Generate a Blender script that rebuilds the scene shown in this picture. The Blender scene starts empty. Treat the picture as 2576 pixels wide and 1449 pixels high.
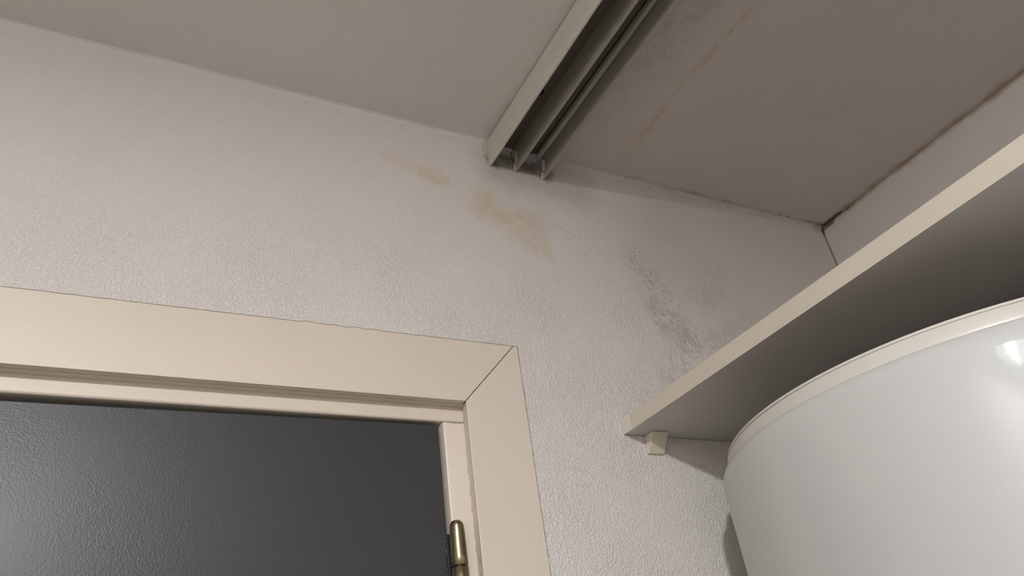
import bpy, bmesh, math, random
from mathutils import Matrix, Vector, noise

# ------------------------------------------------------------ scene, camera, world, light
scene = bpy.context.scene
C = scene.collection
scene.view_settings.view_transform = 'Standard'
scene.view_settings.look = 'None'
scene.view_settings.gamma = 1.0
scene.view_settings.exposure = 0.58
scene.view_settings.use_curve_mapping = False

CAM_Z = 1.68
cam_d = bpy.data.cameras.new('camera')
cam = bpy.data.objects.new('camera', cam_d)
C.objects.link(cam)
right = Vector((0.886228, -0.445628, -0.126553))
down = Vector((0.140276, 0.518509, -0.843487))
fwd = Vector((0.441501, 0.729769, 0.522028))
m = Matrix.Identity(4)
for i in range(3):
    m[i][0] = right[i]
    m[i][1] = -down[i]
    m[i][2] = -fwd[i]
m[2][3] = CAM_Z
cam.matrix_world = m
cam_d.sensor_fit = 'HORIZONTAL'
cam_d.sensor_width = 36.0
cam_d.lens = 1904.02 * 36.0 / 2576.0
cam_d.clip_start = 0.01
scene.camera = cam

world = bpy.data.worlds.new('world')
scene.world = world
world.use_nodes = True
world.node_tree.nodes['Background'].inputs[0].default_value = (0.0, 0.0, 0.0, 1)
world.node_tree.nodes['Background'].inputs[1].default_value = 0.0

LAMP = (-0.38, -0.765, 2.388)        # centre of the bulb in the ceiling lamp
BULB_R = 0.034
BULB_STRENGTH = 890.0
BULB_COLOR = (0.985, 0.985, 1.0)

# ------------------------------------------------------------ node helpers
class NT:
    """tiny expression builder over a material's node tree"""
    def __init__(self, name):
        self.m = bpy.data.materials.new(name)
        self.m.use_nodes = True
        self.t = self.m.node_tree
        self.b = self.t.nodes['Principled BSDF']
        self.pos = self.t.nodes.new('ShaderNodeTexCoord').outputs['Object']
    def _in(self, sock, v):
        if isinstance(v, bpy.types.NodeSocket):
            self.t.links.new(v, sock)
        else:
            sock.default_value = v
    def math(self, op, a, b=0.0, clamp=False):
        n = self.t.nodes.new('ShaderNodeMath'); n.operation = op; n.use_clamp = clamp
        self._in(n.inputs[0], a); self._in(n.inputs[1], b)
        return n.outputs[0]
    def mul(self, a, b): return self.math('MULTIPLY', a, b)
    def add(self, a, b): return self.math('ADD', a, b)
    def mx(self, a, b): return self.math('MAXIMUM', a, b)
    def v(self, op, a, b=(0, 0, 0), out=0):
        n = self.t.nodes.new('ShaderNodeVectorMath'); n.operation = op
        self._in(n.inputs[0], a)
        if op == 'SCALE': self._in(n.inputs['Scale'], b)
        elif op != 'LENGTH': self._in(n.inputs[1], b)
        return n.outputs['Value'] if op in ('LENGTH', 'DOT_PRODUCT') else n.outputs[out]
    def noise(self, scale, detail=2.0, rough=0.5, vec=None, color=False, dist=0.0):
        n = self.t.nodes.new('ShaderNodeTexNoise')
        self._in(n.inputs['Vector'], vec if vec is not None else self.pos)
        n.inputs['Scale'].default_value = scale
        n.inputs['Detail'].default_value = detail
        n.inputs['Roughness'].default_value = rough
        n.inputs['Distortion'].default_value = dist
        return n.outputs['Color'] if color else n.outputs['Fac']
    def voronoi(self, scale, vec=None):
        n = self.t.nodes.new('ShaderNodeTexVoronoi'); n.feature = 'SMOOTH_F1'
        self._in(n.inputs['Vector'], vec if vec is not None else self.pos)
        n.inputs['Scale'].default_value = scale
        n.inputs['Smoothness'].default_value = 0.6
        return n.outputs['Distance']
    def ramp(self, x, a, b, lo=0.0, hi=1.0):
        n = self.t.nodes.new('ShaderNodeMapRange'); n.interpolation_type = 'SMOOTHSTEP'
        self._in(n.inputs[0], x)
        n.inputs[1].default_value = a; n.inputs[2].default_value = b
        n.inputs[3].default_value = lo; n.inputs[4].default_value = hi
        return n.outputs[0]
    def mix(self, fac, a, b):
        n = self.t.nodes.new('ShaderNodeMix'); n.data_type = 'RGBA'
        self._in(n.inputs[0], fac)
        for s, c in ((n.inputs[6], a), (n.inputs[7], b)):
            self._in(s, c if isinstance(c, bpy.types.NodeSocket) else (*c, 1))
        return n.outputs[2]
    def warp(self, scale, amp):
        c = self.noise(scale, 3.0, 0.6, color=True)
        c = self.v('SUBTRACT', c, (0.5, 0.5, 0.5))
        return self.v('ADD', self.pos, self.v('SCALE', c, amp * 2))
    def seg(self, p, a, b, r, soft):
        """1 inside a capsule a-b of radius r, falling to 0 over soft"""
        ax, ba = Vector(a), Vector(b) - Vector(a)
        pa = self.v('SUBTRACT', p, tuple(ax))
        L2 = max(ba.length_squared, 1e-9)
        h = self.math('MULTIPLY', self.v('DOT_PRODUCT', pa, tuple(ba)), 1.0 / L2, clamp=True)
        n = self.t.nodes.new('ShaderNodeVectorMath'); n.operation = 'SCALE'
        n.inputs[0].default_value = tuple(ba); self._in(n.inputs['Scale'], h)
        d = self.v('LENGTH', self.v('SUBTRACT', pa, n.outputs[0]))
        return self.ramp(d, r + soft, r)
    def segs(self, p, pts, r, soft):
        o = None
        for a, b in zip(pts[:-1], pts[1:]):
            s = self.seg(p, a, b, r, soft)
            o = s if o is None else self.mx(o, s)
        return o
    def bump(self, h, dist, strength=1.0, normal=None):
        n = self.t.nodes.new('ShaderNodeBump')
        self._in(n.inputs['Height'], h)
        n.inputs['Distance'].default_value = dist
        self._in(n.inputs['Strength'], strength)
        if normal is not None: self.t.links.new(normal, n.inputs['Normal'])
        return n.outputs[0]
    def out(self, color, rough=0.6, normal=None, metal=0.0, spec=0.5, coat=0.0):
        self._in(self.b.inputs['Base Color'], color if isinstance(color, bpy.types.NodeSocket) else (*color, 1))
        self._in(self.b.inputs['Roughness'], rough)
        self._in(self.b.inputs['Metallic'], metal)
        self.b.inputs['Specular IOR Level'].default_value = spec
        self.b.inputs['Coat Weight'].default_value = coat
        if normal is not None: self.t.links.new(normal, self.b.inputs['Normal'])
        return self.m

WALL = (0.72, 0.68, 0.645)

def plaster_height(n, s=1.0):
    a = n.noise(450 * s, 1.5, 0.45, dist=0.15)
    b = n.noise(120 * s, 2.0, 0.5)
    return n.add(n.ramp(a, 0.32, 0.70), n.mul(b, 0.25))

def mat_wall():
    n = NT('plaster_wall')
    y = 0.75
    P = lambda x, z: (x, y, z)
    w1 = n.warp(35, 0.012)
    w2 = n.warp(120, 0.004)
    wide = n.noise(2.2, 3.0, 0.6)
    col = n.mix(n.ramp(wide, 0.35, 0.7), WALL, (0.70, 0.655, 0.615))
    # damp yellow stains
    yel = n.mx(n.mul(n.segs(w1, [P(.285, 2.407), P(.327, 2.391)], .001, .014), .55),
               n.segs(w1, [P(.335, 2.391), P(.362, 2.386)], .004, .016))
    big = n.segs(w1, [P(.432, 2.366), P(.43, 2.343), P(.468, 2.336), P(.503, 2.343)], .002, .034)
    low = n.mul(n.segs(w1, [P(.478, 2.322), P(.50, 2.31)], .002, .045), .8)
    edge = n.mul(n.segs(w1, [P(.508, 2.343), P(.522, 2.315), P(.524, 2.280)], .002, .012), .8)
    yel = n.mx(n.mx(yel, big), n.mx(low, edge))
    yel = n.mul(yel, n.ramp(n.noise(75, 4.0, 0.7), 0.2, 0.75, 0.3, 1.0))
    col = n.mix(n.mul(yel, 0.60), col, (0.60, 0.46, 0.27))
    # greenish grey mould blotches
    reg = n.mx(n.mx(n.segs(w1, [P(.683, 2.312), P(.700, 2.280), P(.712, 2.240)], .008, .024), n.segs(w1, [P(.712, 2.240), P(.722, 2.205), P(.742, 2.172)], .016, .034)),
               n.mul(n.segs(w1, [P(.845, 2.318), P(.832, 2.285), P(.800, 2.250)], .008, .034), .95))
    reg = n.mx(reg, n.mul(n.segs(w1, [P(.725, 2.14), P(.705, 2.092)], .010, .04), .55))
    reg = n.mx(reg, n.mul(n.segs(w1, [P(.90, 2.225), P(.80, 2.17)], .010, .05), .6))
    st = n.v('MULTIPLY', w2, (1.0, 1.0, 0.85))
    blot = n.ramp(n.noise(190, 2.5, 0.6, vec=st), 0.50, 0.62)
    soft = n.ramp(n.noise(38, 3.0, 0.6), 0.42, 0.72)
    mould = n.mul(reg, n.mx(n.mul(blot, 0.54), n.mul(soft, 0.40)))
    # fine black specks
    sreg = n.mx(n.segs(w1, [P(.553, 2.345), P(.585, 2.318), P(.628, 2.302), P(.69, 2.305), P(.735, 2.296)], .003, .020),
                n.segs(w1, [P(.618, 2.072), P(.642, 2.072)], .004, .012))
    sreg = n.mx(sreg, n.mul(n.segs(w1, [P(.640, 2.205), P(.655, 2.17)], .004, .02), .7))
    sreg = n.mx(sreg, n.mul(reg, .6))
    spk = n.ramp(n.noise(360, 2.0, 0.5), 0.60, 0.67)
    mould = n.mx(mould, n.mul(n.mul(sreg, spk), 0.75))
    col = n.mix(mould, col, (0.17, 0.165, 0.13))
    # dirt and gaps where the track meets the wall, plus its soft shadow painted on
    dirt = n.segs(w1, [P(.456, 2.447), P(.50, 2.448), P(.545, 2.446)], .008, .018)
    dirt = n.mul(dirt, n.ramp(n.noise(70, 4.0, 0.7), 0.25, 0.68, 0.45, 0.92))
    shade_halo = n.mul(n.segs(w1, [P(.462, 2.436), P(.60, 2.432)], .01, .055), 0.26)
    d2 = n.mul(n.mul(n.segs(w1, [P(.455, 2.417), P(.462, 2.417)], .002, .005), spk), .9)
    gap = n.mx(n.seg(w2, P(.4880, 2.472), P(.4882, 2.446), .0006, .0022), n.seg(w2, P(.5355, 2.468), P(.5358, 2.448), .0003, .0022))
    dirt = n.mx(dirt, n.mul(gap, .95))
    rim = n.mul(n.segs(w2, [P(.441, 2.474), P(.441, 2.432)], .001, .004), .3)
    col = n.mix(n.mx(n.mx(dirt, shade_halo), n.mx(d2, rim)), col, (0.13, 0.10, 0.075))
    # mould along the ceiling line
    line = n.segs(w1, [P(.70, 2.476), P(.80, 2.472), P(.95, 2.471), P(1.06, 2.472), P(1.173, 2.474)], .001, .008)
    line = n.mul(line, n.ramp(n.noise(45, 4.0, 0.7), 0.38, 0.66, 0.08, 0.7))
    cor = n.seg(w2, P(1.170, 2.474), P(1.156, 2.474), .003, .016)
    col = n.mix(n.mx(line, n.mul(cor, .8)), col, (0.15, 0.125, 0.085))
    # smooth greyer patch right of the mould, darkened further to paint in shade
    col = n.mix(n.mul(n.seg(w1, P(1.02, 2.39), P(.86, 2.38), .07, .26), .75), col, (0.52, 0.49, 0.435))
    h = plaster_height(n)
    sp = n.t.nodes.new('ShaderNodeSeparateXYZ'); n.t.links.new(n.pos, sp.inputs[0])
    zf = n.ramp(sp.outputs['Z'], 2.46, 2.15, 0.42, 1.0)
    xf = n.ramp(sp.outputs['X'], 0.72, 1.0, 1.0, 0.35)
    pat = n.ramp(n.noise(9, 2.0, 0.5), 0.3, 0.7, 0.8, 1.05)
    st = n.mul(n.mul(zf, xf), pat)
    nb = n.bump(h, 0.00078, st)
    return n.out(col, 0.72, nb, spec=0.35)

def mat_ceiling():
    n = NT('plaster_ceiling')
    Z = 2.474
    P = lambda x, y: (x, y, Z)
    flat = n.v('MULTIPLY', n.pos, (1, 1, 0)); flat = n.v('ADD', flat, (0, 0, Z))
    def warp(scale, amp):
        c = n.noise(scale, 3.0, 0.6, color=True)
        c = n.v('MULTIPLY', n.v('SUBTRACT', c, (0.5, 0.5, 0.5)), (amp * 2, amp * 2, 0))
        return n.v('ADD', flat, c)
    w1, w2 = warp(28, 0.012), warp(110, 0.005)
    col = n.mix(n.ramp(n.noise(3.0, 3.0, 0.6), 0.35, 0.7), (0.72, 0.68, 0.64), (0.70, 0.66, 0.62))
    sx = n.t.nodes.new('ShaderNodeSeparateXYZ'); n.t.links.new(n.pos, sx.inputs[0])
    col = n.mix(n.ramp(sx.outputs['X'], .539, .541), col, (0.60, 0.56, 0.52))
    # salmon brown streak running beside the track
    st = n.segs(w1, [P(.667, .30), P(.666, .40), P(.670, .47), P(.664, .55), P(.668, .61), P(.672, .66)], .001, .007)
    st = n.mul(st, n.ramp(n.noise(38, 3.0, 0.6), 0.36, 0.60, 0.05, 1.0))
    st2 = n.mul(n.segs(w1, [P(.668, .62), P(.680, .72)], .004, .022), .3)
    col = n.mix(n.mul(n.mx(st, st2), 0.55), col, (0.55, 0.36, 0.24))
    # fine black mould next to the track on both sides
    reg = n.segs(w1, [P(.575, .25), P(.585, .45), P(.592, .52)], .012, .055)
    reg = n.mx(reg, n.mul(n.segs(w1, [P(.59, .52), P(.60, .66)], .008, .05), .55))
    reg = n.mx(reg, n.segs(w1, [P(.445, .735), P(.446, .66)], .002, .016))
    reg = n.mx(reg, n.mul(n.segs(w1, [P(.445, .66), P(.445, .3)], .002, .016), .55))
    reg = n.mx(reg, n.mul(n.segs(w1, [P(.965, .46), P(.92, .52)], .006, .030), .35))
    fine = n.ramp(n.noise(300, 4.0, 0.75, dist=0.3), 0.50, 0.70)
    mid = n.ramp(n.noise(40, 4.0, 0.7), 0.40, 0.70)
    col = n.mix(n.mul(reg, n.mx(n.mul(fine, .50), n.mul(mid, .24))), col, (0.17, 0.14, 0.10))
    # brown line against the right wall, dark end in the corner
    ed = n.segs(w1, [P(1.174, -.3), P(1.173, .75)], .003, .016)
    ed = n.mul(ed, n.ramp(n.noise(24, 3.0, 0.6), 0.30, 0.60, 0.35, 1.0))
    col = n.mix(n.mul(ed, .62), col, (0.27, 0.165, 0.08))
    blob = n.mx(n.seg(w2, P(1.172, .748), P(1.172, .70), .003, .008), n.mul(n.seg(w2, P(1.17, .75), P(1.155, .745), .003, .012), .6))
    col = n.mix(n.mul(blob, .85), col, (0.06, 0.045, 0.03))
    # mould along the back wall
    ln = n.segs(w1, [P(.70, .748), P(1.17, .748)], .001, .010)
    ln = n.mul(ln, n.ramp(n.noise(45, 4.0, 0.7), 0.38, 0.66, 0.10, 0.7))
    col = n.mix(ln, col, (0.17, 0.14, 0.10))
    nb = n.bump(plaster_height(n, .85), 0.0006, n.ramp(n.noise(7, 2.0, 0.5), 0.3, 0.7, 0.35, 0.75))
    return n.out(col, 0.75, nb, spec=0.3)

def mat_wall_right():
    n = NT('panel_wall')
    P = lambda y, z: (1.173, y, z)
    w1, w2 = n.warp(28, 0.008), n.warp(110, 0.004)
    col = n.mix(n.ramp(n.noise(4.0, 3.0, 0.6), 0.3, 0.7), (0.68, 0.64, 0.61), (0.665, 0.625, 0.59))
    ed = n.segs(w1, [P(-.3, 2.475), P(.75, 2.475)], .001, .009)
    ed = n.mul(ed, n.ramp(n.noise(24, 3.0, 0.6), 0.30, 0.60, 0.35, 1.0))
    col = n.mix(n.mul(ed, .7), col, (0.30, 0.18, 0.09))
    org = n.seg(w2, P(.748, 2.472), P(.725, 2.472), .003, .006)
    col = n.mix(n.mul(org, .8), col, (0.15, 0.075, 0.03))
    blk = n.mx(n.seg(w2, P(.751, 2.475), P(.751, 2.458), .0015, .004), n.seg(w2, P(.72, 2.476), P(.67, 2.476), .001, .004))
    col = n.mix(n.mul(blk, .85), col, (0.05, 0.035, 0.02))
    vline = n.seg(n.warp(60, .0015), P(.750, 2.47), P(.749, 1.9), .0008, .0030)
    col = n.mix(n.mul(vline, .6), col, (0.10, 0.085, 0.07))
    hair = n.segs(n.warp(60, .003), [P(.398, 2.372), P(.385, 2.353)], .0001, .0009)
    col = n.mix(n.mul(hair, .6), col, (0.2, 0.17, 0.14))
    nb = n.bump(n.noise(60, 3.0, 0.6), 0.0006, 0.3)
    return n.out(col, 0.6, nb, spec=0.4)

def mat_cream(name, base, brush=(3, 3, 3), strength=0.25, rough=0.42, specks=True, crack=False, hcrack=False):
    n = NT(name)
    col = n.mix(n.ramp(n.noise(5, 3.0, 0.6), 0.3, 0.7), base, tuple(c * 0.965 for c in base))
    if specks:
        f = n.mul(n.ramp(n.noise(130, 2.0, 0.5), 0.775, 0.80), 0.5)
        col = n.mix(f, col, (0.22, 0.17, 0.12))
    if crack:
        wv = n.warp(160, .0011)
        ck = n.seg(wv, (.3713, .7710, 2.043), (.3713, .7710, 0), .0001, .0005)
        jt = n.seg(wv, (.346, .7714, 2.0236), (.371, .7714, 2.0236), .0001, .0007)
        grime = n.mul(n.seg(n.warp(60, .004), (.3700, .761, 1.868), (.3700, .761, 1.80), .001, .006), n.ramp(n.noise(150, 4.0, .7), .4, .65))
        col = n.mix(n.mul(n.mx(ck, jt), .8), col, (0.10, 0.07, 0.05))
        col = n.mix(n.mul(grime, .6), col, (0.12, 0.10, 0.08))
    if hcrack:
        wv = n.warp(140, .0005)
        ck = n.seg(wv, (-.52, .7608, 2.0437), (.372, .7608, 2.0437), .0002, .0007)
        ck = n.mul(ck, n.ramp(n.noise(6, 2.0), .35, .6, .45, .95))
        col = n.mix(ck, col, (0.09, 0.06, 0.04))
    v = n.v('MULTIPLY', n.pos, brush)
    nb = n.bump(n.noise(60, 3.0, 0.6, vec=v), 0.0012, strength)
    return n.out(col, rough, nb, spec=0.5)

CREAM = (0.70, 0.62, 0.53)

def mat_door():
    n = NT('grey_door_paint')
    h = n.ramp(n.noise(520, 1.5, 0.5), 0.30, 0.72)
    pat = n.ramp(n.noise(6, 2.0, 0.5), 0.35, 0.65, 0.2, 1.0)
    sp = n.t.nodes.new('ShaderNodeSeparateXYZ'); n.t.links.new(n.pos, sp.inputs[0])
    fade = n.ramp(sp.outputs['X'], 0.22, -0.02, 0.25, 1.0)
    nb = n.bump(h, 0.00009, n.mul(pat, fade))
    nick = n.mul(n.ramp(n.noise(120, 1.0, 0.5), 0.80, 0.82), 0.5)
    col = n.mix(nick, (0.036, 0.0375, 0.040), (0.30, 0.30, 0.29))
    return n.out(col, 0.42, nb, spec=0.55)

def mat_heater():
    n = NT('white_enamel')
    nb = n.bump(n.noise(220, 2.0, 0.5), 0.0002, 0.14)
    col = n.mix(n.ramp(n.noise(4, 2.0, 0.5), 0.3, 0.7), (0.54, 0.55, 0.53), (0.525, 0.535, 0.51))
    m = n.out(col, 0.40, None, spec=0.15, coat=0.48)
    n.b.inputs['Coat Roughness'].default_value = 0.035
    n.t.links.new(nb, n.b.inputs['Coat Normal'])
    return m

def mat_track(name='painted_metal_track', base=(0.60, 0.575, 0.51)):
    n = NT(name)
    d = n.ramp(n.noise(22, 4.0, 0.7, vec=n.v('MULTIPLY', n.pos, (1, .15, 1))), 0.45, 0.75)
    col = n.mix(n.mul(d, .35), base, tuple(c * .6 for c in base))
    nb = n.bump(n.noise(90, 2.0, 0.5, vec=n.v('MULTIPLY', n.pos, (1, .2, 1))), 0.0003, 0.3)
    return n.out(col, 0.5, nb, spec=0.4)

def mat_simple(name, col, rough=0.5, metal=0.0, scale=80, strength=0.15):
    n = NT(name)
    c = n.mix(n.noise(scale * .5, 2.0), col, tuple(x * 0.9 for x in col))
    nb = n.bump(n.noise(scale, 3.0, 0.6), 0.0004, strength)
    return n.out(c, rough, nb, metal=metal)

def mat_brass():
    n = NT('aged_brass')
    w = n.v('MULTIPLY', n.pos, (1, 1, .35))
    t = n.ramp(n.noise(240, 4.0, 0.7, vec=w), 0.42, 0.72)
    col = n.mix(n.mul(t, .55), (0.40, 0.345, 0.21), (0.14, 0.105, 0.05))
    nb = n.bump(n.noise(300, 3.0, 0.6), 0.0003, 0.25)
    return n.out(col, 0.27, nb, metal=1.0)

def mat_tiles():
    n = NT('floor_tiles')
    b = n.t.nodes.new('ShaderNodeTexBrick')
    n.t.links.new(n.pos, b.inputs['Vector'])
    b.offset = 0.0
    b.inputs['Color1'].default_value = (0.60, 0.575, 0.54, 1)
    b.inputs['Color2'].default_value = (0.62, 0.595, 0.56, 1)
    b.inputs['Mortar'].default_value = (0.25, 0.23, 0.21, 1)
    b.inputs['Scale'].default_value = 1.0
    b.inputs['Mortar Size'].default_value = 0.004
    b.inputs['Brick Width'].default_value = 0.3
    b.inputs['Row Height'].default_value = 0.3
    return n.out(b.outputs['Color'], 0.4)

def mat_emit(name, col, s):
    n = NT(name)
    n.b.inputs['Base Color'].default_value = (0.9, 0.9, 0.9, 1)
    n.b.inputs['Emission Color'].default_value = (*col, 1)
    n.b.inputs['Emission Strength'].default_value = s
    return n.m

M = dict(
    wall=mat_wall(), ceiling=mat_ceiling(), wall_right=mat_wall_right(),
    plain=mat_simple('plain_wall_paint', (0.74, 0.70, 0.66), 0.7),
    head=mat_cream('cream_gloss_head', CREAM, (.12, 1, 3), .16, hcrack=True),
    side=mat_cream('cream_gloss_side', CREAM, (3, 1, .12), .12, crack=True),
    door=mat_door(), brass=mat_brass(), heater=mat_heater(),
    band=mat_cream('cream_plastic', (0.62, 0.59, 0.535), (1, 1, 1), .1, .38, False),
    board=mat_simple('grey_white_laminate', (0.62, 0.595, 0.56), 0.45),
    edging=mat_cream('cream_edge_band', (0.61, 0.55, 0.46), (1, .2, 1), .08, .5, False),
    patch=mat_simple('white_filler', (0.72, 0.67, 0.61), 0.6),
    block=mat_cream('cream_block_paint', (0.70, 0.63, 0.51), (2, 2, 2), .3, .45, False),
    track=mat_track(), dark=mat_simple('dark_steel', (0.03, 0.028, 0.025), 0.5, 0.4),
    residue=mat_simple('white_sealant', (0.66, 0.61, 0.57), 0.6, 0, 300, .6),
    drip=mat_simple('grey_paint_drip', (0.10, 0.10, 0.105), 0.2),
    shade=mat_simple('grey_lamp_metal', (0.10, 0.10, 0.10), 0.5),
    bulb=mat_emit('lit_bulb_glass', BULB_COLOR, BULB_STRENGTH),
    topcap=mat_simple('dark_grey_plastic', (0.36, 0.33, 0.29), 0.6),
    tiles=mat_tiles(),
)

# ------------------------------------------------------------ mesh helpers
def link(name, bm, mat, parent=None, smooth=False, bevel=0.0, seg=2, sharp=None):
    bmesh.ops.recalc_face_normals(bm, faces=bm.faces)
    me = bpy.data.meshes.new(name); bm.to_mesh(me); bm.free()
    me.materials.append(mat)
    o = bpy.data.objects.new(name, me); C.objects.link(o)
    if parent is not None: o.parent = parent
    if smooth:
        for p in me.polygons: p.use_smooth = True
        if sharp: me.set_sharp_from_angle(angle=math.radians(sharp))
    if bevel:
        b = o.modifiers.new('bevel', 'BEVEL'); b.width = bevel; b.segments = seg
        b.limit_method = 'ANGLE'; b.harden_normals = False
    return o

def box(bm, x0, x1, y0, y1, z0, z1):
    v = [bm.verts.new((x, y, z)) for x in (x0, x1) for y in (y0, y1) for z in (z0, z1)]
    for f in ((0, 1, 3, 2), (4, 6, 7, 5), (0, 4, 5, 1), (2, 3, 7, 6), (0, 2, 6, 4), (1, 5, 7, 3)):
        bm.faces.new([v[i] for i in f])
    return v

def boxm(*a):
    bm = bmesh.new(); box(bm, *a); return bm

def prism(poly, axis, a, b):
    """extrude a 2D polygon along an axis ('x': (y,z) poly, 'y': (x,z) poly)"""
    bm = bmesh.new()
    def pt(p, t): return (t, p[0], p[1]) if axis == 'x' else (p[0], t, p[1])
    A = [bm.verts.new(pt(p, a)) for p in poly]; B = [bm.verts.new(pt(p, b)) for p in poly]
    n = len(poly)
    bm.faces.new(A); bm.faces.new(B[::-1])
    for i in range(n):
        bm.faces.new((A[i], A[(i + 1) % n], B[(i + 1) % n], B[i]))
    return bm

def lathe(prof, cx, cy, n=48, cap=True):
    bm = bmesh.new(); rings = []
    for r, z in prof:
        rings.append([bm.verts.new((cx + r * math.cos(2 * math.pi * k / n), cy + r * math.sin(2 * math.pi * k / n), z)) for k in range(n)])
    for a, b in zip(rings[:-1], rings[1:]):
        for k in range(n):
            bm.faces.new((a[k], a[(k + 1) % n], b[(k + 1) % n], b[k]))
    if cap:
        bm.faces.new(rings[0]); bm.faces.new(rings[-1])
    return bm

def structure(o): o['kind'] = 'structure'; return o

def thing(name, label, cat, loc=(0, 0, 0), group=None):
    o = bpy.data.objects.new(name, None); C.objects.link(o)
    o.location = loc; o['label'] = label; o['category'] = cat
    if group: o['group'] = group
    o.empty_display_size = 0.05
    return o

def place(o, parent):
    """keep world-space geometry when the parent empty sits at the thing's base"""
    o.parent = parent
    o.matrix_parent_inverse = Matrix.Translation(-parent.location)
    return o

# ------------------------------------------------------------ room shell
WY = 0.75          # face of the back wall
RX = 1.173         # face of the right wall
CZL, CZR = 2.481, 2.4745   # ceiling either side of the track
XL, YF = -0.72, -1.7

def ceil_z(x): return CZL if x < 0.54 else CZR

def wave(x):
    n = noise.noise(Vector((x * 70, 3.1, 0))) * 0.0009 + noise.noise(Vector((x * 120, 7.7, 0))) * 0.0005
    amp = 0.35 + max(0.0, 1 - abs(x - 0.235) / 0.10) * 3.0
    return 2.1252 + n * amp + (x - 0.1) * 0.003

def wall_back():
    bm = bmesh.new()
    HX0, HX1, HZ = -0.5985, 0.4496, 2.131
    xs = [XL - .1]
    xs += [HX0 + i * (HX1 - HX0) / 400 for i in range(401)]
    xs += [0.539999, .540001, .6, .8, 1.0, RX - 0.0020]
    R = 0.006
    cols = []
    def hz(x): return wave(x) if HX0 - 1e-6 <= x <= HX1 + 1e-6 else None
    prev = None
    for x in xs:
        zc = ceil_z(x)
        arc = [(WY - R + R * math.cos(t), zc - R + R * math.sin(t)) for t in [math.pi / 2 * k / 5 for k in range(6)]]
        inside = HX0 - 1e-6 <= x <= HX1 + 1e-6
        z0 = hz(x) if inside else 2.1252
        rows = [(WY, z0)] + [(WY, 2.2), (WY, 2.35)] + arc
        cols.append((x, inside, [bm.verts.new((x, y, z)) for y, z in rows], z0))
    for a, b in zip(cols[:-1], cols[1:]):
        for i in range(len(a[2]) - 1):
            bm.faces.new((a[2][i], b[2][i], b[2][i + 1], a[2][i + 1]))
    # ragged plaster lip over the head casing, then the opening's top reveal
    lip = []
    for x, ins, v, z0 in cols:
        if ins:
            lip.append((v[0], bm.verts.new((x, WY + .0012, z0)), bm.verts.new((x, WY + .0012, HZ)), bm.verts.new((x, WY + .1, HZ))))
    for a, b in zip(lip[:-1], lip[1:]):
        for i in range(3):
            bm.faces.new((a[i], b[i], b[i + 1], a[i + 1]))
    bmesh.ops.remove_doubles(bm, verts=bm.verts, dist=1e-5)
    # the wall below head height either side of the opening, with reveals
    def q(pts): bm.faces.new([bm.verts.new(p) for p in pts])
    low = [(x, z0) for x, ins, v, z0 in cols]
    for (xa, za), (xb, zb_) in zip(low[:-1], low[1:]):
        if xb <= HX0 + 1e-6 or xa >= HX1 - 1e-6:
            q([(xa, WY, 0), (xb, WY, 0), (xb, WY, zb_), (xa, WY, za)])
    xr = RX - .0020
    for hx, zz in ((HX0, wave(HX0)), (HX1, wave(HX1))):
        q([(hx, WY, 0), (hx, WY + .1, 0), (hx, WY + .1, HZ), (hx, WY, zz)])
    # back skin and right end, closing the thickness
    for x0, x1, a, b in ((XL - .1, HX0, 0, 2.6), (HX1, xr, 0, 2.6), (HX0, HX1, HZ, 2.6)):
        q([(x0, WY + .1, a), (x1, WY + .1, a), (x1, WY + .1, b), (x0, WY + .1, b)])
    q([(xr, WY, 0), (xr, WY + .1, 0), (xr, WY + .1, 2.48), (xr, WY, 2.4745)])
    bmesh.ops.remove_doubles(bm, verts=bm.verts, dist=1e-5)
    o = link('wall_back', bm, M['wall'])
    for p in o.data.polygons:
        p.use_smooth = abs(p.normal.z) > .05 and p.center.z > 2.4
    return structure(o)
wall_back()

bm = bmesh.new()
box(bm, XL - .1, .54, YF - .1, WY + .1, CZL, 2.6)
box(bm, .54, RX + .1, YF - .1, WY + .1, CZR, 2.6)
structure(link('ceiling', bm, M['ceiling']))
structure(link('wall_right', boxm(RX, RX + .1, YF - .1, WY + .1, 0, CZR), M['wall_right']))
structure(link('wall_left', boxm(XL - .1, XL, YF, WY, 0, CZL), M['plain']))
structure(link('wall_front', boxm(XL - .1, RX, YF - .1, YF, 0, CZR), M['plain']))
structure(link('floor', boxm(XL - .1, RX + .1, YF - .1, WY + .1, -.1, 0), M['tiles']))

# ------------------------------------------------------------ door frame and casing (trim)
trim = bpy.data.objects.new('trim_1', None); C.objects.link(trim); structure(trim); trim.location = (0, 0, 0)
CX0, CX1 = -.598, .4490          # outer edges of the casing
IX0, IX1 = -.517, .3680          # inner edges
CT, CB = 2.1300, 2.0438          # top (under the plaster lip) and lower edge of the head casing
FY = WY + .0013
g = .0010
# head casing with mitred ends
dxr, dzr = CX1 - IX1, CT - CB
head = prism([(IX0 + g, CB), (IX1 - g, CB), (CX1 - g - .002, CT), (CX0 + g + .002, CT)], 'y', FY, WY + .0104)
link('head_casing', head, M['head'], trim, bevel=.0003, seg=1)
def side_casing(s):
    ix, cx = (IX1, CX1) if s > 0 else (IX0, CX0)
    back = .0033 * s
    bm = bmesh.new()
    fr = [(ix, FY, 0), (cx, FY, 0), (cx, FY, CT), (cx - .002 * s, FY, CT), (ix, FY, CB)]
    bk = [(ix + back, WY + .0206, 0), (cx, WY + .0206, 0), (cx, WY + .0206, CT), (cx - .002 * s, WY + .0206, CT), (ix + back, WY + .0206, CB)]
    A = [bm.verts.new(p) for p in fr]; B = [bm.verts.new(p) for p in bk]
    bm.faces.new(A); bm.faces.new(B[::-1])
    for i in range(5): bm.faces.new((A[i], A[(i + 1) % 5], B[(i + 1) % 5], B[i]))
    link('side_casing', bm, M['side'], trim, bevel=.0008)
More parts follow.
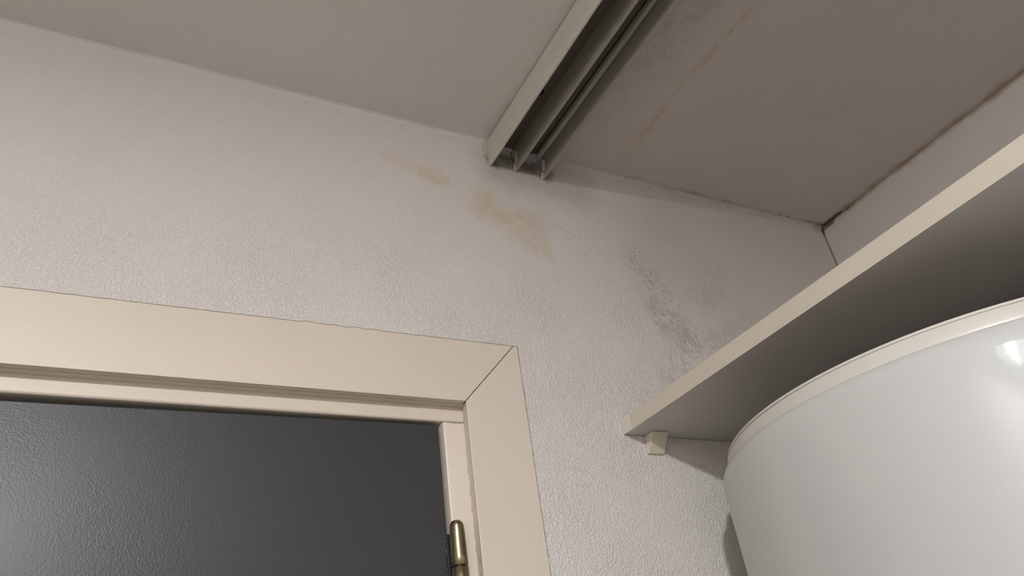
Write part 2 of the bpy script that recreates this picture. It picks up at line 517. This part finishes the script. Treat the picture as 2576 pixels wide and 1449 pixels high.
side_casing(1); side_casing(-1)
# strip behind the head casing, split from it by a hairline crack
link('head_liner', boxm(IX0 - .03, IX1 + .03, WY + .0112, WY + .0212, CB + .0002, CT), M['head'], trim)
JY = WY + .0214
link('head_jamb', boxm(IX0 - .04, IX1 + .04, JY, WY + .085, 2.0246, CT - .001), M['head'], trim, bevel=.0032, seg=4)
def side_jamb(s):
    # edge of the jamb wanders a little where paint has built up
    bm = bmesh.new()
    xo = (IX1 + .04) if s > 0 else (IX0 - .04)
    N = 120; rows = []
    for i in range(N + 1):
        z = 2.0239 * i / N
        w = noise.noise(Vector((0, 5 * s, z * 45))) * .0005
        xi = (.3447 if s > 0 else -.4937) + w
        ps = [(xi, WY + .085), (xi, JY + .004), (xi + .0008 * s, JY + .0012), (xi + .003 * s, JY), (xo, JY), (xo, WY + .085)]
        rows.append([bm.verts.new((x, y, z)) for x, y in ps])
    for a, b in zip(rows[:-1], rows[1:]):
        for k in range(6): bm.faces.new((a[k], a[(k + 1) % 6], b[(k + 1) % 6], b[k]))
    bm.faces.new(rows[0]); bm.faces.new(rows[-1])
    link('side_jamb', bm, M['side'], trim, smooth=True, sharp=35)
side_jamb(1); side_jamb(-1)
link('door_stop', boxm(-.4935, .3445, WY + .068, WY + .085, 2.000, 2.0245), M['dark'], trim)

# ------------------------------------------------------------ door leaf and hinge
door = bpy.data.objects.new('door_1', None); C.objects.link(door); structure(door)
DR, DLx = .3398, -.489
def dtop(x): return 2.0180 + (x + .096) * .0079
leaf = prism([(DLx, .008), (DR - .0006, .008), (DR, dtop(DR)), (DLx, dtop(DLx))], 'y', WY + .0245, WY + .0645)
link('door_panel', leaf, M['door'], door, bevel=.0016, seg=3)
HXc, HYc = .3466, WY + .0122
def barrel(z0, z1, dome):
    r0, r1 = .0090, .0079
    pr = [(r0 - .0008, z0), (r0, z0 + .0008)]
    if dome:
        pr += [(r0 - .0003, z0 + .010), (r1 + .0004, z1 - .006), (r1, z1)]
        pr += [(r1 * math.cos(t) ** .8 if t < 1.5 else .0001, z1 + .0078 * math.sin(t)) for t in [math.pi / 2 * k / 10 for k in range(1, 11)]]
    else:
        pr += [(r0, z1 - .0008), (r0 - .0008, z1)]
    return lathe(pr, HXc, HYc, 40)
hinge = link('hinge', barrel(1.8570, 1.8978, True), M['brass'], door, smooth=True, sharp=50)
link('hinge_knuckle', barrel(1.8135, 1.8555, False), M['brass'], hinge, smooth=True, sharp=50)
link('hinge_pin', lathe([(.0070, 1.8535), (.0070, 1.8595)], HXc, HYc, 24), M['dark'], hinge, smooth=True, sharp=40)
link('hinge_leaf', boxm(HXc - .0094, HXc - .004, WY + .0215, WY + .0243, 1.806, 1.893), M['dark'], hinge, bevel=.0006)
# beads of old paint squeezed out along the hinge leaf
bm = bmesh.new()
random.seed(4)
for i in range(30):
    z = 1.8955 - i * .0024
    s = random.uniform(.0003, .0009) * (1.6 if i < 3 else 1)
    if 4 < i and random.random() < .35: continue
    mt = Matrix.Translation((HXc - .0097 + random.uniform(-.0006, .0005), WY + .0240, z + random.uniform(-.001, .001))) @ Matrix.Diagonal((s * 1.0, s * 1.0, s * random.uniform(1, 3), 1))
    bmesh.ops.create_icosphere(bm, subdivisions=2, radius=1, matrix=mt)
link('paint_drip', bm, M['drip'], hinge, smooth=True)

# ------------------------------------------------------------ sliding door track on the ceiling
TX = [.4453, .4895, .5375]      # left faces of the three flanges
TB = [2.4325, 2.4325, 2.4295]
trk = thing('sliding_door_track', 'dirty white metal double track with three long flanges, screwed to the ceiling', 'track', (.49, -.45, CZR))
Y0, Y1 = YF + .002, WY - .0005
def flange(x, zb, lip, th=.0022):
    top = CZL - .0022
    if lip == 0:
        p = [(x, top), (x, zb + .0012), (x + .0006, zb), (x + th + .0016, zb), (x + th + .0016, zb + .004), (x + th, zb + .0055), (x + th, top)]
    else:
        p = [(x + .0026, top), (x + .0026, zb + .0128), (x - .0002, zb + .0112), (x, zb), (x + th + .0004, zb), (x + th + .0004, zb + .005), (x + th + .0026, zb + .008), (x + th + .0026, top)]
    return p
def add_fl(p, name, y1=Y1):
    o = link(name, prism(p, 'y', Y0, y1), M['track'], None, bevel=.0003)
    return place(o, trk)
M['flange'] = mat_track('shaded_track_paint', (0.36, 0.335, 0.28))  # same paint as the left flange, darkened for shade between the flanges
for k in range(3):
    o = add_fl(flange(TX[k], TB[k], k), 'flange')
    if k: o.data.materials[0] = M['flange']
M['web'] = mat_simple('grimy_shaded_web', (0.15, 0.13, 0.10), 0.5, 0.2)  # grimy web, with the channel's shade also put into its colour
web = [(TX[0] + .0022, CZL), (TX[0] + .0022, CZL - .0024), (TX[2] - .0075, CZL - .0024), (TX[2] - .0075, CZL)]
place(link('track_web', prism(web, 'y', Y0, Y1), M['web'], None), trk)
groove = [(TX[2] - .0078, CZL), (TX[2] - .0078, CZL - .0012), (TX[2] - .0038, CZL - .0012), (TX[2] - .0038, CZL)]
place(link('groove_shade', prism(groove, 'y', Y0, Y1), M['dark'], None), trk)  # dark strip added in place of the groove's shade
rid = [(TX[2] - .0040, CZL), (TX[2] - .0040, CZL - .0085), (TX[2] - .0026, CZL - .0110), (TX[2] + .0016, CZL - .0110), (TX[2] + .0016, CZL)]
add_fl(rid, 'track_ridge')
# screw in the web beside the left flange
scr = lathe([(.0054, CZL - .0026), (.0052, CZL - .0042), (.0036, CZL - .0052), (.0016, CZL - .0040)], .4762, .628, 24)
place(link('screw', scr, M['dark'], None, smooth=True, sharp=40), trk)
# sealant smeared over the flange faces where they meet the wall
def smear(x, zb, seed):
    random.seed(seed); bm = bmesh.new()
    N, K = 26, 12; rows = []
    for i in range(N + 1):
        t = i / N
        z = zb + .0008 + t * .0385
        w = .0012 + .0125 * t ** .9 * (1 + .25 * noise.noise(Vector((seed, t * 6, 0)))) * (1 if t < .8 else max(.15, 1 - (t - .8) * 3))
        row = []
        for k in range(K + 1):
            u = k / K
            th = .0016 * math.sin(math.pi * min(1, .12 + .88 * (1 - u))) ** .6 + noise.noise(Vector((x * 90, u * 3 + seed, t * 9))) * .0005
            xs_ = x - .0003 + (.0026 if z > zb + .012 else 0)
            row.append(bm.verts.new((xs_ - max(th, 0) * (1 if k < K else 0), WY - .0004 - u * w, z)))
        rows.append(row)
    for a_, b_ in zip(rows[:-1], rows[1:]):
        for k in range(K): bm.faces.new((a_[k], a_[k + 1], b_[k + 1], b_[k]))
    # close the back against the flange
    back = [[bm.verts.new((x + .0028 if r[0].co.z > zb + .012 else x + .0004, v.co.y, v.co.z)) for v in r] for r in rows]
    for a_, b_ in zip(back[:-1], back[1:]):
        for k in range(K): bm.faces.new((a_[k], b_[k], b_[k + 1], a_[k + 1]))
    for i in range(N):
        for k in (0, K):
            bm.faces.new((rows[i][k], rows[i + 1][k], back[i + 1][k], back[i][k]))
    for k in range(K):
        for i in (0, N):
            bm.faces.new((rows[i][k], rows[i][k + 1], back[i][k + 1], back[i][k]))
    return bm
for x, z, sd in ((TX[1], TB[1], 2), (TX[2], TB[2], 5)):
    o = place(link('sealant', smear(x, z, sd), M['residue'], None, smooth=True, sharp=50), trk)
    o['label'] = 'pale sealant smeared over the flange end at the wall'

# ------------------------------------------------------------ shelf on the right
SX, SZ0, SZ1 = .5885, 2.0132, 2.0338
shelf = thing('wall_shelf', 'deep grey-white laminate shelf board with cream front edge, above the white tank', 'shelf', (.88, 0, SZ0))
SY0 = -.60
place(link('shelf_board', boxm(SX + .0008, RX - .0015, SY0, WY - .0020, SZ0, SZ1), M['board'], None, bevel=.0003), shelf)
place(link('edge_band', boxm(SX, SX + .0008, SY0, WY - .0180, SZ0 - .0001, SZ1 + .0001), M['edging'], None), shelf)
fil = place(link('edge_filler', boxm(SX - .0003, SX + .0008, WY - .0180, WY - .0008, SZ0 - .0001, SZ1 + .0002), M['patch'], None, bevel=.0003), shelf)
fil['label'] = 'whiter patched end of the cream edge band'

blk = prism([(WY - .0003, SZ0 - .0003), (WY - .0205, SZ0 - .0003), (WY - .0205, SZ0 - .0018), (WY - .0042, SZ0 - .0240), (WY - .0030, SZ0 - .0250), (WY - .0003, SZ0 - .0250)], 'x', .6195, .6450)
b = link('shelf_support', blk, M['block'], None, bevel=.0010, seg=3)
b['label'] = 'small cream wedge-shaped wall block carrying the near corner of the shelf'
b['category'] = 'bracket'

# ------------------------------------------------------------ water heater under the shelf
HC = (1.131 * .75, .6006 * .75)
ztop = CAM_Z + .350 * .75
zb = CAM_Z + .3265 * .75
Rb = .3885 * .75
tank = thing('water_heater', 'big glossy white round water heater tank with cream top rim standing under the shelf', 'water heater', (HC[0], HC[1], 0))
prof = [(Rb - .02, .045), (Rb - .004, .05), (Rb, .06)]
prof += [(Rb, .07), (Rb, .3), (Rb, 1.2), (Rb, zb - .028), (Rb, zb - .0215), (Rb, zb - .0205)]
prof += [(Rb - .0088 + .0088 * math.cos(t), zb - .020 + .0185 * math.sin(t)) for t in [math.pi / 2 * k / 8 for k in range(1, 9)]]
prof += [(Rb - .03, zb - .0015)]
place(link('tank_body', lathe(prof, *HC, 160), M['heater'], None, smooth=True, sharp=60), tank)
rb2, rt = .377 * .75, .369 * .75
rim = [(rb2 - .02, zb - .0013), (rb2, zb - .0013), (rb2 + .0002, zb + .001), (rt + .0022, ztop - .0052), (rt + .0006, ztop - .0045), (rt + .0002, ztop - .0036),
       (rt + .0014, ztop - .0031), (rt + .0008, ztop - .0006), (rt - .001, ztop), (rt - .006, ztop - .001), (rt - .007, ztop - .012)]
place(link('top_rim', lathe(rim, *HC, 160), M['band'], None, smooth=True, sharp=28), tank)
place(link('tank_top', lathe([(rt - .0072, zb - .004), (rt - .0072, ztop - .011), (rt - .03, ztop - .010), (.05, ztop - .008), (.01, ztop - .008)], *HC, 96), M['topcap'], None, smooth=True, sharp=40), tank)
for k in range(3):
    a = 2 * math.pi * k / 3 + .5
    place(link('foot', lathe([(.022, 0), (.022, .01), (.014, .014), (.014, .048)], HC[0] + .22 * math.cos(a), HC[1] + .22 * math.sin(a), 24), M['dark'], None, smooth=True, sharp=40), tank)

# ------------------------------------------------------------ the room's ceiling lamp (left of and behind the viewpoint)
lamp = thing('ceiling_lamp', 'round grey metal ceiling lamp with a bare lit bulb inside its open shade', 'lamp', (LAMP[0], LAMP[1], CZL))
lx, ly, lz = LAMP
SR, RIM = .145, lz - .145 * math.tan(math.radians(5.5))
sh = bmesh.new()
shp = [(.03, CZL - .001), (SR - .02, CZL - .001), (SR, CZL - .02), (SR, RIM), (SR - .0015, RIM), (SR - .0015, CZL - .021), (SR - .021, CZL - .003), (.03, CZL - .003)]
place(link('lamp_shade', lathe(shp, lx, ly, 64, cap=False), M['shade'], None, smooth=True, sharp=35), lamp)
place(link('lamp_socket', lathe([(.03, CZL - .001), (.03, CZL - .02), (.018, CZL - .03), (.018, lz + BULB_R - .006)], lx, ly, 32), M['shade'], None, smooth=True, sharp=35), lamp)
bm = bmesh.new()
bmesh.ops.create_uvsphere(bm, u_segments=32, v_segments=20, radius=BULB_R, matrix=Matrix.Translation(LAMP))
place(link('bulb', bm, M['bulb'], None, smooth=True), lamp)
